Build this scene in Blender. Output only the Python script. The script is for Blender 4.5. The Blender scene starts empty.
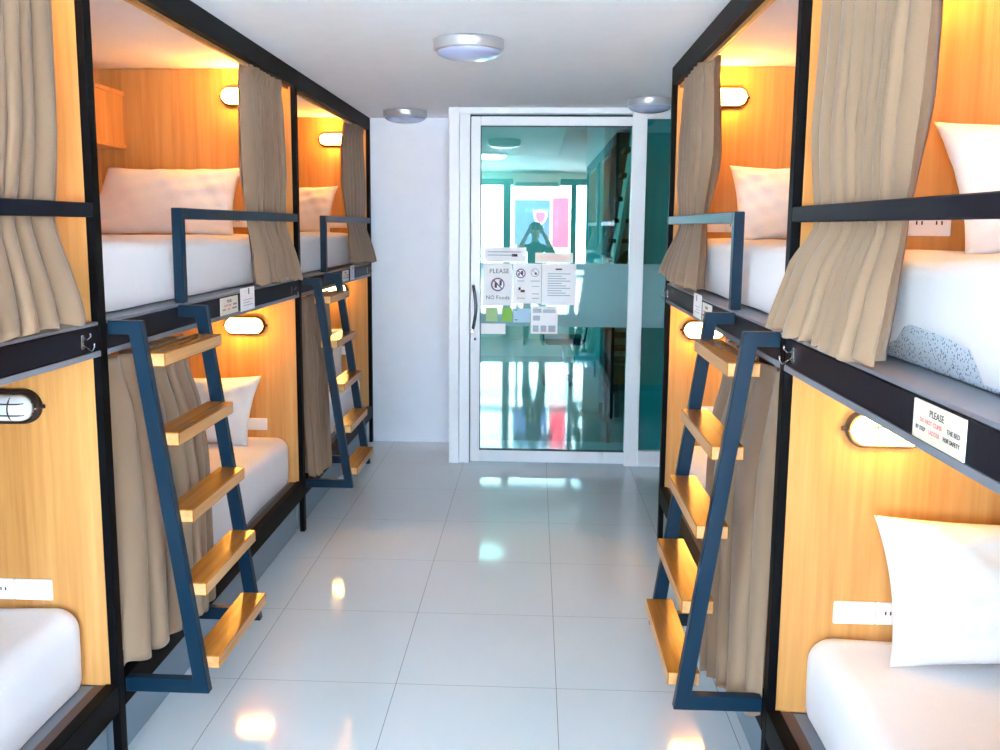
import bpy, bmesh, math, random
from mathutils import Vector, Matrix
SC = bpy.context.scene
COL = SC.collection
PI = math.pi
sin, cos = math.sin, math.cos

# ------------------------------------------------------------------ camera
F, CX, CY = 857.97, 497.33, 338.2
PAN, TILT, ROLL, CAMZ = -0.0432, 0.1293, -0.0078, 1.7043
fw = Vector((sin(PAN)*cos(TILT), cos(PAN)*cos(TILT), -sin(TILT)))
r0 = Vector((cos(PAN), -sin(PAN), 0))
d0 = fw.cross(r0)
rt = r0*cos(ROLL) + d0*sin(ROLL)
dn = d0*cos(ROLL) - r0*sin(ROLL)
cam = bpy.data.cameras.new('camera')
cam.sensor_width = 36; cam.sensor_fit = 'HORIZONTAL'
cam.lens = 36*F/1000
cam.shift_x = (500-CX)/1000; cam.shift_y = (CY-375)/1000
cam.clip_start = 0.02
camo = bpy.data.objects.new('camera', cam); COL.objects.link(camo)
M = Matrix((rt, -dn, -fw)).transposed().to_4x4()
M.translation = Vector((0, 0, CAMZ))
camo.matrix_world = M
SC.camera = camo

# ------------------------------------------------------------------ materials
def srgb(r, g, b):
    f = lambda c: (c/12.92 if c <= .04045 else ((c+.055)/1.055)**2.4)
    return (f(r/255), f(g/255), f(b/255), 1)

class NT:
    def __init__(s, name):
        s.m = bpy.data.materials.new(name); s.m.use_nodes = True
        s.t = s.m.node_tree; s.t.nodes.clear()
        s.out = s.n('ShaderNodeOutputMaterial')
    def n(s, ty, **kw):
        o = s.t.nodes.new(ty)
        for k, v in kw.items(): setattr(o, k, v)
        return o
    def l(s, a, b): s.t.links.new(a, b)
    def bsdf(s, col=(.5, .5, .5, 1), rough=.5, metal=0, spec=.5, sheen=0, coat=0):
        b = s.n('ShaderNodeBsdfPrincipled')
        b.inputs['Base Color'].default_value = col
        b.inputs['Roughness'].default_value = rough
        b.inputs['Metallic'].default_value = metal
        b.inputs['Specular IOR Level'].default_value = spec
        b.inputs['Sheen Weight'].default_value = sheen
        b.inputs['Coat Weight'].default_value = coat
        s.l(b.outputs[0], s.out.inputs[0]); s.b = b
        return b
    def coords(s, scale=(1, 1, 1), kind='Object', rot=(0, 0, 0)):
        c = s.n('ShaderNodeTexCoord'); mp = s.n('ShaderNodeMapping')
        mp.inputs['Scale'].default_value = scale; mp.inputs['Rotation'].default_value = rot
        s.l(c.outputs[kind], mp.inputs[0]); return mp.outputs[0]
    def noise(s, vec, scale=5, detail=4, rough=.5):
        t = s.n('ShaderNodeTexNoise'); t.inputs['Scale'].default_value = scale
        t.inputs['Detail'].default_value = detail; t.inputs['Roughness'].default_value = rough
        s.l(vec, t.inputs['Vector']); return t.outputs['Fac']
    def ramp(s, fac, stops):
        r = s.n('ShaderNodeValToRGB'); e = r.color_ramp.elements
        e[0].position, e[0].color = stops[0]; e[1].position, e[1].color = stops[-1]
        for p, c in stops[1:-1]:
            k = e.new(p); k.color = c
        s.l(fac, r.inputs[0]); return r.outputs[0]
    def bump(s, h, strength=.2, dist=.01):
        b = s.n('ShaderNodeBump'); b.inputs['Strength'].default_value = strength
        b.inputs['Distance'].default_value = dist
        s.l(h, b.inputs['Height']); s.l(b.outputs[0], s.b.inputs['Normal'])

def plain(name, col, rough=.5, metal=0, spec=.5, bump=None, coat=0):
    t = NT(name); t.bsdf(col, rough, metal, spec, coat=coat)
    v = t.coords()
    n = t.noise(v, 9, 3)
    k = .975
    t.l(t.ramp(n, [(.3, tuple(c*k for c in col[:3])+(1,)), (.7, col)]), t.b.inputs['Base Color'])
    if bump: t.bump(t.noise(v, bump[0], 3), bump[1], bump[2])
    return t.m

def wood(name, dark, mid, light, scale=(30, 30, 1.2), rough=.38, spec=.4):
    t = NT(name); t.bsdf(mid, rough, 0, spec)
    v = t.coords(scale)
    n1 = t.noise(v, 1.6, 6, .6)
    v2 = t.coords(tuple(s*.16 for s in scale))
    n2 = t.noise(v2, 1.6, 2, .5)
    mx = t.n('ShaderNodeMath', operation='MULTIPLY_ADD'); mx.inputs[1].default_value = .55
    t.l(n1, mx.inputs[0])
    m2 = t.n('ShaderNodeMath', operation='MULTIPLY'); m2.inputs[1].default_value = .45
    t.l(n2, m2.inputs[0]); t.l(m2.outputs[0], mx.inputs[2])
    t.l(t.ramp(mx.outputs[0], [(.33, dark), (.5, mid), (.68, light)]), t.b.inputs['Base Color'])
    t.bump(n1, .06, .002)
    return t.m

MAT = {}
MAT['wood'] = wood('honey_oak_veneer', srgb(180, 126, 68), srgb(200, 146, 84), srgb(212, 162, 102))
MAT['tread_top'] = wood('varnished_tread_wood', srgb(132, 78, 20), srgb(158, 98, 32), srgb(178, 120, 50), (30, 1.2, 30), .25)
MAT['tread_edge'] = wood('pale_tread_edge', srgb(176, 126, 74), srgb(196, 148, 94), srgb(208, 166, 116), (30, 1.2, 30), .4)
MAT['black'] = plain('black_painted_steel', srgb(6, 8, 12), .5, 0, .08, (160, .06, .002))
MAT['board'] = plain('charcoal_painted_board', srgb(16, 22, 34), .5, 0, .12, (70, .1, .003))
MAT['blue'] = plain('blue_black_steel_paint', srgb(4, 36, 56), .38, .0, .25, (120, .06, .002))
MAT['grey'] = plain('grey_laminate', srgb(122, 130, 142), .45, 0, .4)
MAT['brown'] = plain('brown_timber_edge', srgb(88, 66, 58), .5)
MAT['concrete'] = plain('blue_grey_cement', srgb(124, 144, 160), .6, 0, .4, (40, .1, .004))
MAT['white_wall'] = plain('white_wall_paint', srgb(236, 244, 255), .7, 0, .3, (60, .05, .002))
MAT['ceiling'] = plain('white_ceiling_paint', srgb(240, 247, 255), .8, 0, .2, (50, .05, .002))
MAT['alu'] = plain('white_powder_coat', srgb(244, 249, 255), .35, 0, .5)
MAT['gasket'] = plain('dark_gasket', srgb(30, 60, 70), .6)
MAT['plastic'] = plain('white_socket_plastic', srgb(240, 240, 240), .3)
MAT['dark_plastic'] = plain('dark_hole', srgb(25, 25, 28), .6)
MAT['chrome'] = plain('brushed_chrome', srgb(196, 200, 206), .22, 1, .5)
MAT['satin'] = plain('satin_silver_ring', srgb(206, 212, 220), .36, .6, .5)
MAT['steel'] = plain('handle_steel', srgb(90, 104, 116), .25, 1, .5)
MAT['dome'] = plain('frosted_lamp_cover', srgb(178, 190, 226), .2, 0, .5)
MAT['iron'] = plain('dark_bronze_casting', srgb(42, 30, 28), .45, .2, .5)
MAT['brass'] = plain('worn_bronze_casting', srgb(96, 78, 66), .4, .4, .5)

def cloth(name, col, weave=900, wr=(14, .25, .012), rough=.9, sheen=.2):
    t = NT(name); t.bsdf(col, rough, 0, .2, sheen)
    v = t.coords()
    n = t.noise(v, weave, 2); w = t.noise(v, wr[0], 3, .55)
    k = .86
    t.l(t.ramp(n, [(.3, tuple(c*k for c in col[:3])+(1,)), (.7, col)]), t.b.inputs['Base Color'])
    t.bump(w, wr[1], wr[2])
    return t.m
MAT['curtain'] = cloth('taupe_curtain_cloth', srgb(144, 121, 99), 700, (30, .15, .006))
MAT['sheet'] = cloth('white_cotton_sheet', srgb(236, 238, 244), 900, (9, .22, .02))
MAT['pillow'] = cloth('white_pillowcase', srgb(240, 240, 240), 900, (11, .3, .02))
MAT['hair'] = cloth('dark_hair', srgb(30, 26, 26), 300, (60, .4, .01))
MAT['shirt'] = cloth('dark_teal_shirt', srgb(44, 70, 82), 600, (20, .3, .01))
MAT['trousers'] = cloth('dark_trousers', srgb(40, 52, 66), 600, (16, .3, .01))
MAT['skin'] = plain('skin', srgb(196, 150, 124), .5)
def speckle():
    t = NT('speckled_mattress_ticking'); t.bsdf(srgb(190, 206, 222), .9, 0, .2)
    vo = t.n('ShaderNodeTexVoronoi'); vo.inputs['Scale'].default_value = 150
    t.l(t.coords(), vo.inputs['Vector'])
    t.l(t.ramp(vo.outputs['Distance'], [(.24, srgb(110, 136, 166)), (.4, srgb(200, 214, 228))]), t.b.inputs['Base Color'])
    return t.m
MAT['ticking'] = speckle()

def tiles(name, col, joint, ox, oy, size=.6, rough=.07, jw=.0028):
    t = NT(name); t.bsdf(col, rough, 0, .36)
    c = t.n('ShaderNodeTexCoord'); sp = t.n('ShaderNodeSeparateXYZ'); t.l(c.outputs['Object'], sp.inputs[0])
    ds = []
    for ax, off in ((0, ox), (1, oy)):
        a = t.n('ShaderNodeMath', operation='SUBTRACT'); a.inputs[1].default_value = off; t.l(sp.outputs[ax], a.inputs[0])
        b = t.n('ShaderNodeMath', operation='DIVIDE'); b.inputs[1].default_value = size; t.l(a.outputs[0], b.inputs[0])
        fr = t.n('ShaderNodeMath', operation='FRACT'); t.l(b.outputs[0], fr.inputs[0])
        s = t.n('ShaderNodeMath', operation='SUBTRACT'); s.inputs[1].default_value = .5; t.l(fr.outputs[0], s.inputs[0])
        ab = t.n('ShaderNodeMath', operation='ABSOLUTE'); t.l(s.outputs[0], ab.inputs[0])
        g = t.n('ShaderNodeMath', operation='GREATER_THAN'); g.inputs[1].default_value = .5-jw/size/2*(1 if ax == 0 else .8)
        t.l(ab.outputs[0], g.inputs[0]); ds.append(g.outputs[0])
    mx = t.n('ShaderNodeMath', operation='MAXIMUM'); t.l(ds[0], mx.inputs[0]); t.l(ds[1], mx.inputs[1])
    n = t.noise(t.coords(), 1.2, 4)
    base = t.ramp(n, [(.3, tuple(x*.95 for x in col[:3])+(1,)), (.7, col)])
    m = t.n('ShaderNodeMix', data_type='RGBA'); t.l(mx.outputs[0], m.inputs[0]); t.l(base, m.inputs[6]); m.inputs[7].default_value = joint
    t.l(m.outputs[2], t.b.inputs['Base Color'])
    r = t.n('ShaderNodeMath', operation='MULTIPLY_ADD'); r.inputs[1].default_value = .5; r.inputs[2].default_value = rough
    t.l(mx.outputs[0], r.inputs[0]); t.l(r.outputs[0], t.b.inputs['Roughness'])
    return t.m
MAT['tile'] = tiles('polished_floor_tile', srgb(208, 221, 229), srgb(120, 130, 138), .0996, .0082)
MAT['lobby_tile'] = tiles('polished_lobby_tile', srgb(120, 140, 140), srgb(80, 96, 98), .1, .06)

def glow(name, col, strength):
    t = NT(name); e = t.n('ShaderNodeEmission'); e.inputs[0].default_value = col; e.inputs[1].default_value = strength
    t.l(e.outputs[0], t.out.inputs[0]); return t.m
MAT['lamp_on'] = glow('lit_lamp_glass', (1, .42, .07, 1), 85)
MAT['lamp_low'] = glow('softly_lit_lamp_glass', (1, .52, .13, 1), 40)
MAT['lamp_off'] = plain('unlit_lamp_glass', srgb(214, 226, 232), .12, 0, .6)
MAT['lobby_lamp'] = glow('lit_lobby_lamp', (1, .97, .92, 1), 14)

def glass(name, tint, refl, frost=0, frostcol=(.8, .85, .85, 1)):
    t = NT(name)
    tr = t.n('ShaderNodeBsdfTransparent'); tr.inputs[0].default_value = tint
    gl = t.n('ShaderNodeBsdfGlossy'); gl.inputs['Roughness'].default_value = .0
    gl.inputs[0].default_value = (.92, 1, 1, 1)
    fr = t.n('ShaderNodeFresnel'); fr.inputs[0].default_value = 1.5
    a = t.n('ShaderNodeMath', operation='ADD'); a.use_clamp = True; a.inputs[1].default_value = refl; t.l(fr.outputs[0], a.inputs[0])
    mx = t.n('ShaderNodeMixShader'); t.l(a.outputs[0], mx.inputs[0]); t.l(tr.outputs[0], mx.inputs[1]); t.l(gl.outputs[0], mx.inputs[2])
    last = mx.outputs[0]
    if frost:
        df = t.n('ShaderNodeBsdfDiffuse'); df.inputs[0].default_value = frostcol
        m2 = t.n('ShaderNodeMixShader'); m2.inputs[0].default_value = frost
        t.l(last, m2.inputs[1]); t.l(df.outputs[0], m2.inputs[2]); last = m2.outputs[0]
    t.l(last, t.out.inputs[0]); return t.m
MAT['teal_glass'] = glass('teal_coated_glass', (.36, .74, .73, 1), .14)
MAT['clear_glass'] = glass('clear_window_glass', (.97, .98, .98, 1), .0)
MAT['frost'] = glass('frosted_film', (.6, .9, .9, 1), .03, .5, srgb(160, 205, 212))

# ------------------------------------------------------------------ mesh helpers
def hull_box(bm, x0, x1, y0, y1, z0, z1, bev=0, seg=2, mat=0):
    x0, x1 = sorted((x0, x1)); y0, y1 = sorted((y0, y1)); z0, z1 = sorted((z0, z1))
    vs = [bm.verts.new((x, y, z)) for z in (z0, z1) for y in (y0, y1) for x in (x0, x1)]
    fs = []
    for q in ((0, 2, 3, 1), (4, 5, 7, 6), (0, 1, 5, 4), (2, 6, 7, 3), (0, 4, 6, 2), (1, 3, 7, 5)):
        f = bm.faces.new([vs[i] for i in q]); f.material_index = mat; fs.append(f)
    if bev:
        es = list({e for f in fs for e in f.edges})
        bmesh.ops.bevel(bm, geom=es, offset=bev, segments=seg, affect='EDGES', profile=.5)
    return fs
def BM(): return bmesh.new()
def box(x0, x1, y0, y1, z0, z1, bev=.002, seg=1):
    bm = BM(); hull_box(bm, x0, x1, y0, y1, z0, z1, bev, seg); return bm
def tube(bm, pts, r, n=8, closed=False):
    pts = [Vector(p) for p in pts]; rings = []
    N = len(pts)
    for i, p in enumerate(pts):
        a = pts[(i-1) % N] if (i or closed) else p
        b = pts[(i+1) % N] if (i < N-1 or closed) else p
        t = (b-a).normalized()
        up = Vector((0, 0, 1)) if abs(t.z) < .9 else Vector((0, 1, 0))
        u = t.cross(up).normalized(); v = t.cross(u)
        rr = r[i] if isinstance(r, (list, tuple)) else r
        rings.append([bm.verts.new(p+(u*cos(2*PI*k/n)+v*sin(2*PI*k/n))*rr) for k in range(n)])
    for i in range(N if closed else N-1):
        A, B = rings[i], rings[(i+1) % N]
        for k in range(n): bm.faces.new((A[k], A[(k+1) % n], B[(k+1) % n], B[k])).smooth = True
    if not closed:
        bm.faces.new(rings[0][::-1]); bm.faces.new(rings[-1])
def lathe(bm, prof, c, n=32, axis='z', smooth=True):
    rings = []
    for r, h in prof:
        ring = []
        for k in range(n):
            a = 2*PI*k/n
            ring.append(bm.verts.new((c[0]+r*cos(a), c[1]+r*sin(a), c[2]+h)))
        rings.append(ring)
    for A, B in zip(rings, rings[1:]):
        for k in range(n): bm.faces.new((A[k], A[(k+1) % n], B[(k+1) % n], B[k])).smooth = smooth
    bm.faces.new(rings[0][::-1]); bm.faces.new(rings[-1])
def ribbon_frame(bm, outer, inner, y0, y1, fx):
    """band between two polylines in the (u,z) plane, extruded along y; fx maps u to x"""
    V = lambda p, y: bm.verts.new((fx(p[0]), y, p[1]))
    o0 = [V(p, y0) for p in outer]; i0 = [V(p, y0) for p in inner]
    o1 = [V(p, y1) for p in outer]; i1 = [V(p, y1) for p in inner]
    for k in range(len(outer)-1):
        for q in ((o0[k], o0[k+1], i0[k+1], i0[k]), (o1[k+1], o1[k], i1[k], i1[k+1]),
                  (o0[k+1], o0[k], o1[k], o1[k+1]), (i0[k], i0[k+1], i1[k+1], i1[k])): bm.faces.new(q)
    bm.faces.new((o0[0], i0[0], i1[0], o1[0])); bm.faces.new((i0[-1], o0[-1], o1[-1], i1[-1]))

ORG = {}
def finish(name, bm, mats, loc, smooth=False):
    bmesh.ops.recalc_face_normals(bm, faces=bm.faces)
    for v in bm.verts: v.co -= loc
    me = bpy.data.meshes.new(name); bm.to_mesh(me); bm.free()
    for m in (mats if isinstance(mats, (list, tuple)) else [mats]): me.materials.append(MAT[m] if isinstance(m, str) else m)
    if smooth:
        for p in me.polygons: p.use_smooth = True
    o = bpy.data.objects.new(name, me); COL.objects.link(o)
    return o
def part(name, bm, mats, parent, smooth=False, label=None):
    org = ORG[parent.name]
    o = finish(name, bm, mats, org, smooth); o.parent = parent
    ORG[o.name] = org
    if label: o['label'] = label
    return o
def thing(name, label, cat, loc, group=None):
    o = bpy.data.objects.new(name, None); COL.objects.link(o)
    o.empty_display_size = .05
    o.location = loc; ORG[o.name] = Vector(loc)
    o['label'] = label; o['category'] = cat
    if group: o['group'] = group
    return o
def solo(name, bm, mats, label=None, cat=None, group=None, kind=None, smooth=False):
    xs = [v.co for v in bm.verts]
    loc = Vector(((min(v.x for v in xs)+max(v.x for v in xs))/2, (min(v.y for v in xs)+max(v.y for v in xs))/2, min(v.z for v in xs)))
    if kind == 'structure': loc = Vector((0, 0, 0))
    o = finish(name, bm, mats, loc, smooth); o.location = loc; ORG[o.name] = loc
    if label: o['label'] = label
    if cat: o['category'] = cat
    if group: o['group'] = group
    if kind: o['kind'] = kind
    return o
def struct(name, bm, mats): return solo(name, bm, mats, kind='structure')
def structE(name, label=None):
    o = bpy.data.objects.new(name, None); COL.objects.link(o); ORG[o.name] = Vector((0, 0, 0)); o['kind'] = 'structure'
    return o
def text_bm(body, size, mat4, depth=.0006):
    cu = bpy.data.curves.new('txt', 'FONT'); cu.body = body; cu.size = size; cu.extrude = depth
    cu.align_x = 'CENTER'; cu.align_y = 'CENTER'; cu.resolution_u = 2
    o = bpy.data.objects.new('txt', cu); COL.objects.link(o)
    bpy.context.view_layer.update()
    me = bpy.data.meshes.new_from_object(o.evaluated_get(bpy.context.evaluated_depsgraph_get()))
    bpy.data.objects.remove(o); bpy.data.curves.remove(cu)
    bm = BM(); bm.from_mesh(me); bpy.data.meshes.remove(me)
    bm.transform(mat4); return bm
def merge(a, b):
    me = bpy.data.meshes.new('tmp'); b.to_mesh(me); b.free(); a.from_mesh(me); bpy.data.meshes.remove(me); return a

# ------------------------------------------------------------------ room dimensions
ZC = 2.517
XL, XR = -1.27, .687
WALLX_L, WALLX_R = XL-1.10, XR+1.10
YN, YE, YD = -.95, 6.64, 6.06     # near glazing, end wall, glass partition
JX = -.608                        # left edge of the partition

struct('floor', box(WALLX_L-.1, WALLX_R+.1, YN-.1, YE+.1, -.08, 0, 0), 'tile')
struct('ceiling', box(WALLX_L-.1, WALLX_R+.1, YN-.1, YD+.06, ZC, ZC+.1, 0), 'ceiling')
struct('ceiling_recess', box(WALLX_L-.1, JX+.02, YD+.06, YE+.1, ZC, ZC+.1, 0), 'ceiling')
struct('wall_left', box(WALLX_L-.1, WALLX_L, YN-.1, YE+.1, 0, ZC, 0), 'white_wall')
struct('wall_right', box(WALLX_R, WALLX_R+.1, YN-.1, YD+.1, 0, ZC, 0), 'white_wall')
bm = box(WALLX_L, JX+.0, YE, YE+.1, 0, ZC, 0)
struct('wall_end', bm, 'white_wall')
struct('wall_return', box(JX, JX+.06, YD+.06, YE+.1, 0, ZC, 0), 'white_wall')

# glass partition with the sliding door ---------------------------------------
d = structE('door_1')
bm = BM()
hull_box(bm, JX, -.535, YD-.02, YD+.06, 0, ZC, .004, 1)
hull_box(bm, -.533, -.462, YD-.005, YD+.06, 0, ZC, .003, 1)
hull_box(bm, -.535, .655, YD-.012, YD+.06, 2.476, ZC, .003, 1)
hull_box(bm, .655, .755, YD-.02, YD+.06, 0, ZC, .004, 1)
part('door_frame', bm, 'alu', d)
bm = BM()
yl0, yl1 = YD-.004, YD+.036
hull_box(bm, -.455, -.385, yl0, yl1, .012, 2.458, .004, 1)
hull_box(bm, .585, .653, yl0, yl1, .012, 2.458, .004, 1) if False else None
hull_box(bm, -.385, .66, yl0, yl1, 2.395, 2.458, .004, 1)
hull_box(bm, -.385, .66, yl0, yl1, .012, .10, .004, 1)
leaf = part('door_leaf', bm, 'alu', d)
bm = BM()
for a in ((-.4595, -.4555, .01, 2.46), ):
    hull_box(bm, a[0], a[1], YD-.0015, YD+.03, a[2], a[3])
hull_box(bm, -.4595, .655, YD-.0015, YD+.03, 2.459, 2.470)
hull_box(bm, -.388, -.383, YD-.006, YD+.03, .10, 2.395)
hull_box(bm, -.385, .66, YD-.006, YD+.03, 2.390, 2.396)
hull_box(bm, -.385, .66, YD-.006, YD+.03, .099, .104)
part('gasket', bm, 'gasket', d)
part('glass_pane', box(-.384, .657, YD+.012, YD+.018, .101, 2.394, 0), 'teal_glass', d)
part('frosted_band', box(-.383, .655, YD+.009, YD+.0115, 1.003, 1.452, 0), 'frost', d)
bm = BM()
pts = [(-.434+.020*sin(PI*k/14), YD-.03-.012*sin(PI*k/14), .985+.31*k/14) for k in range(15)]
tube(bm, pts, .011, 8)
tube(bm, [(-.434, YD-.03, 1.0), (-.434, YD, 1.0)], .008, 8); tube(bm, [(-.434, YD-.03, 1.28), (-.434, YD, 1.28)], .008, 8)
part('handle', bm, 'steel', d, label='curved dark steel pull handle')
bm = BM(); hull_box(bm, -.452, -.43, YD-.012, YD-.004, .955, .975, .003)
lathe(bm, [(.008, 0), (.01, .004), (.008, .02)], (-.42, YD-.012, .90), 12)
part('lock', bm, 'chrome', d)

w = structE('window_1')
bm = BM()
hull_box(bm, .755, WALLX_R, YD-.012, YD+.05, 2.445, ZC, .003, 1)
hull_box(bm, .755, WALLX_R, YD-.012, YD+.05, 0, .112, .003, 1)
part('window_frame', bm, 'alu', w)
part('glass_pane', box(.755, WALLX_R, YD+.012, YD+.018, .112, 2.445, 0), 'teal_glass', w)
part('frosted_band', box(.756, WALLX_R, YD+.009, YD+.0115, 1.003, 1.452, 0), 'frost', w)

# glazed wall behind the camera -------------------------------------------------
g = structE('window_2')
bm = BM()
for x in (WALLX_L, -1.42, -.49, .53, WALLX_R-.08): hull_box(bm, x, x+(.11 if x == -.49 else .08), YN-.06, YN, 0, 2.40, .004, 1)
hull_box(bm, WALLX_L, WALLX_R, YN-.06, YN, 2.33, 2.42, .004, 1)
hull_box(bm, WALLX_L, WALLX_R, YN-.06, YN, .30, .38, .004, 1)
hull_box(bm, WALLX_L, WALLX_R, YN-.05, YN-.01, 1.07, 1.15, .003, 1)
part('window_frame', bm, 'steel' if False else 'blue', g)
bm = BM()
xs = [WALLX_L+.08, -1.42, -1.34, -.49, -.38, .53, .61, WALLX_R-.08]
for i in range(0, 8, 2): hull_box(bm, xs[i], xs[i+1], YN-.035, YN-.03, .38, 2.33)
part('glass_pane', bm, 'clear_glass', g)
struct('wall_sill', box(WALLX_L, WALLX_R, YN-.1, YN, 0, .30, 0), 'white_wall')
struct('wall_lintel', box(WALLX_L, WALLX_R, YN-.1, YN, 2.42, ZC, 0), 'white_wall')

# ------------------------------------------------------------------ bunks

def bunk(side, ya, yb, label, rail, near_post=False, shelf=False):
    """side -1: left row, +1: right row; front plane at XF; ya..yb along the corridor"""
    XF = XL if side < 0 else XR
    X = lambda q: XF+side*q
    t = thing('bunk_bed', label, 'bunk bed', (X(.5), (ya+yb)/2, 0), 'wooden pod bunks along the corridor')
    D = 1.06; dz = .030 if side > 0 else 0
    part('post', box(X(0), X(.026), yb-.040, yb, 0, ZC-.001, .002), 'black', t)
    if near_post: part('post', box(X(0), X(.026), ya, ya+.04, 0, ZC-.001, .002), 'black', t)
    y0 = ya+.0005 if not near_post else ya+.04
    y1 = yb-.0405
    part('top_beam', box(X(.0), X(.035), y0, y1, 2.424, ZC-.001, .002), 'black', t, label='black steel top beam')
    part('pelmet', box(X(.036), X(.052), y0, y1, 2.410, ZC-.002, .001), 'wood', t, label='wooden strip behind the top beam')
    part('fascia_board', box(X(.0), X(.03), y0, y1, 1.335, 1.410, .003), 'board', t, label='charcoal fascia board of the upper bed')
    bm = BM(); hull_box(bm, X(.0), X(.03), y0, y1, 1.318, 1.3345, .001); part('fascia_edge', bm, 'grey', t, label='pale grey lower edge strip of the fascia board')
    bm = BM(); hull_box(bm, X(.004), X(D), y0, y1, 1.4105, 1.4195, .001); hull_box(bm, X(.031), X(D), y0, y1, 1.318, 1.4104, .001)
    part('upper_platform', bm, 'grey', t)
    part('bed_beam', box(X(.0), X(.04), y0, y1, .20+dz, .292+dz, .002), 'black', t, label='black steel lower bed beam')
    part('beam_lining', box(X(.041), X(.075), y0, y1, .21+dz, .287+dz, .001), 'brown', t)
    part('lower_platform', box(X(.076), X(D), y0, y1, .22+dz, .283+dz, .001), 'grey', t)
    part('plinth', box(X(.045), X(.085), y0, y1, .001, .209+dz, .002), 'concrete', t, label='blue-grey cement plinth under the bed')
    part('end_panel', box(X(.0268), X(D), yb-.036, yb-.006, .284+dz, ZC-.002, .001), 'wood', t)
    bm = box(X(D+.002), X(D+.024), ya, yb, .1, ZC-.002, .001)
    part('back_panel', bm, 'wood', t)
    if near_post: part('end_panel', box(X(.0268), X(D), ya+.006, ya+.036, .284+dz, ZC-.002, .001), 'wood', t)
    # guard rail
    ry = ya+rail
    bm = BM()
    if rail > 1:   # opening bunks whose rail upright is out of the picture still get one
        pass
    hull_box(bm, X(.0), X(.036), ry+.038, y1, 1.722, 1.763, .003, 1)
    part('guard_rail', bm, 'blue' if yb > 3 else 'board', t)
    part('guard_upright', box(X(.0), X(.036), ry, ry+.038, 1.4198, 1.763, .003), 'blue', t)
    if shelf:
        s = part('wall_cabinet', box(X(.925), X(D), ya+.35, yb-.037, 2.12, 2.375, .001), 'wood', t, label='shallow wooden wall cabinet in the upper berth')
        for z in (2.375, 2.1): part('shelf_board', box(X(.914), X(D), ya+.34, yb-.0365, z, z+.02, .001), 'wood', s)
    return t

BL = 2.136
yL = [.344, 2.48, 4.616, 6.637]
yR = [.264, 2.40, 4.556]
B = {}
B['L0'] = bunk(-1, yL[0], yL[1], 'nearest left bunk with an open curtain and an unlit round-ended lamp', .60, True)
B['L1'] = bunk(-1, yL[1], yL[2], 'middle bunk of the left row, with the large near ladder', .57, shelf=True)
B['L2'] = bunk(-1, yL[2], yL[3], 'farthest left bunk, against the white end wall', .57)
B['R0'] = bunk(1, yR[0], yR[1], 'nearest right bunk with the notice on its board', .60, True)
B['R1'] = bunk(1, yR[1], yR[2], 'farther right bunk beside the glass door, carrying a ladder', .63)

def ladder(side, y0, ln, label, zb, treads, uoff):
    ub = .265 if side < 0 else .258
    LADDER_OUT = [(0, 1.418), (.10, 1.418), (ub, zb), (0, zb)]
    LADDER_IN = [(0, 1.376), (.063, 1.376), (ub-.051, zb+.046), (0, zb+.046)]
    XF = XL if side < 0 else XR
    fx = lambda u: XF-side*u
    t = thing('ladder', label, 'ladder', (fx(.15), y0+ln/2, .24), 'bunk ladders')
    def stile(a):
        bm = BM()
        ribbon_frame(bm, LADDER_OUT, LADDER_IN, a, a+.03, lambda u: fx(u+.0008))
        bmesh.ops.recalc_face_normals(bm, faces=bm.faces)
        bmesh.ops.bevel(bm, geom=list(bm.edges), offset=.0018, segments=1, affect='EDGES')
        return bm
    part('stile', stile(y0), 'blue', t); part('stile', stile(y0+ln), 'blue', t)
    for z in treads:
        uc = .10+.165*(1.418-z)/(1.418-zb)-.019+uoff
        bm = BM(); fs = hull_box(bm, fx(uc-.043), fx(uc+.052), y0+.0305, y0+ln-.0005, z-.042, z)
        for f in fs[2:]: f.material_index = 1
        bmesh.ops.bevel(bm, geom=list(bm.edges), offset=.003, segments=1, affect='EDGES')
        part('tread', bm, ['tread_top', 'tread_edge'], t)
    return t
ladder(-1, 2.484, .505, 'blue-black steel ladder with five wooden treads, near left, before the half-open curtain', .243, [1.318, 1.073, .830, .594, .354], .010)
ladder(-1, 4.622, .50, 'smaller far-left ladder near the white end wall', .243, [1.318, 1.073, .830, .594, .354], .006)
ladder(1, 2.405, .545, 'ladder with five wooden treads on the right-hand bunk', .286, [1.326, 1.082, .845, .614, .388], -.009)

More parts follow.
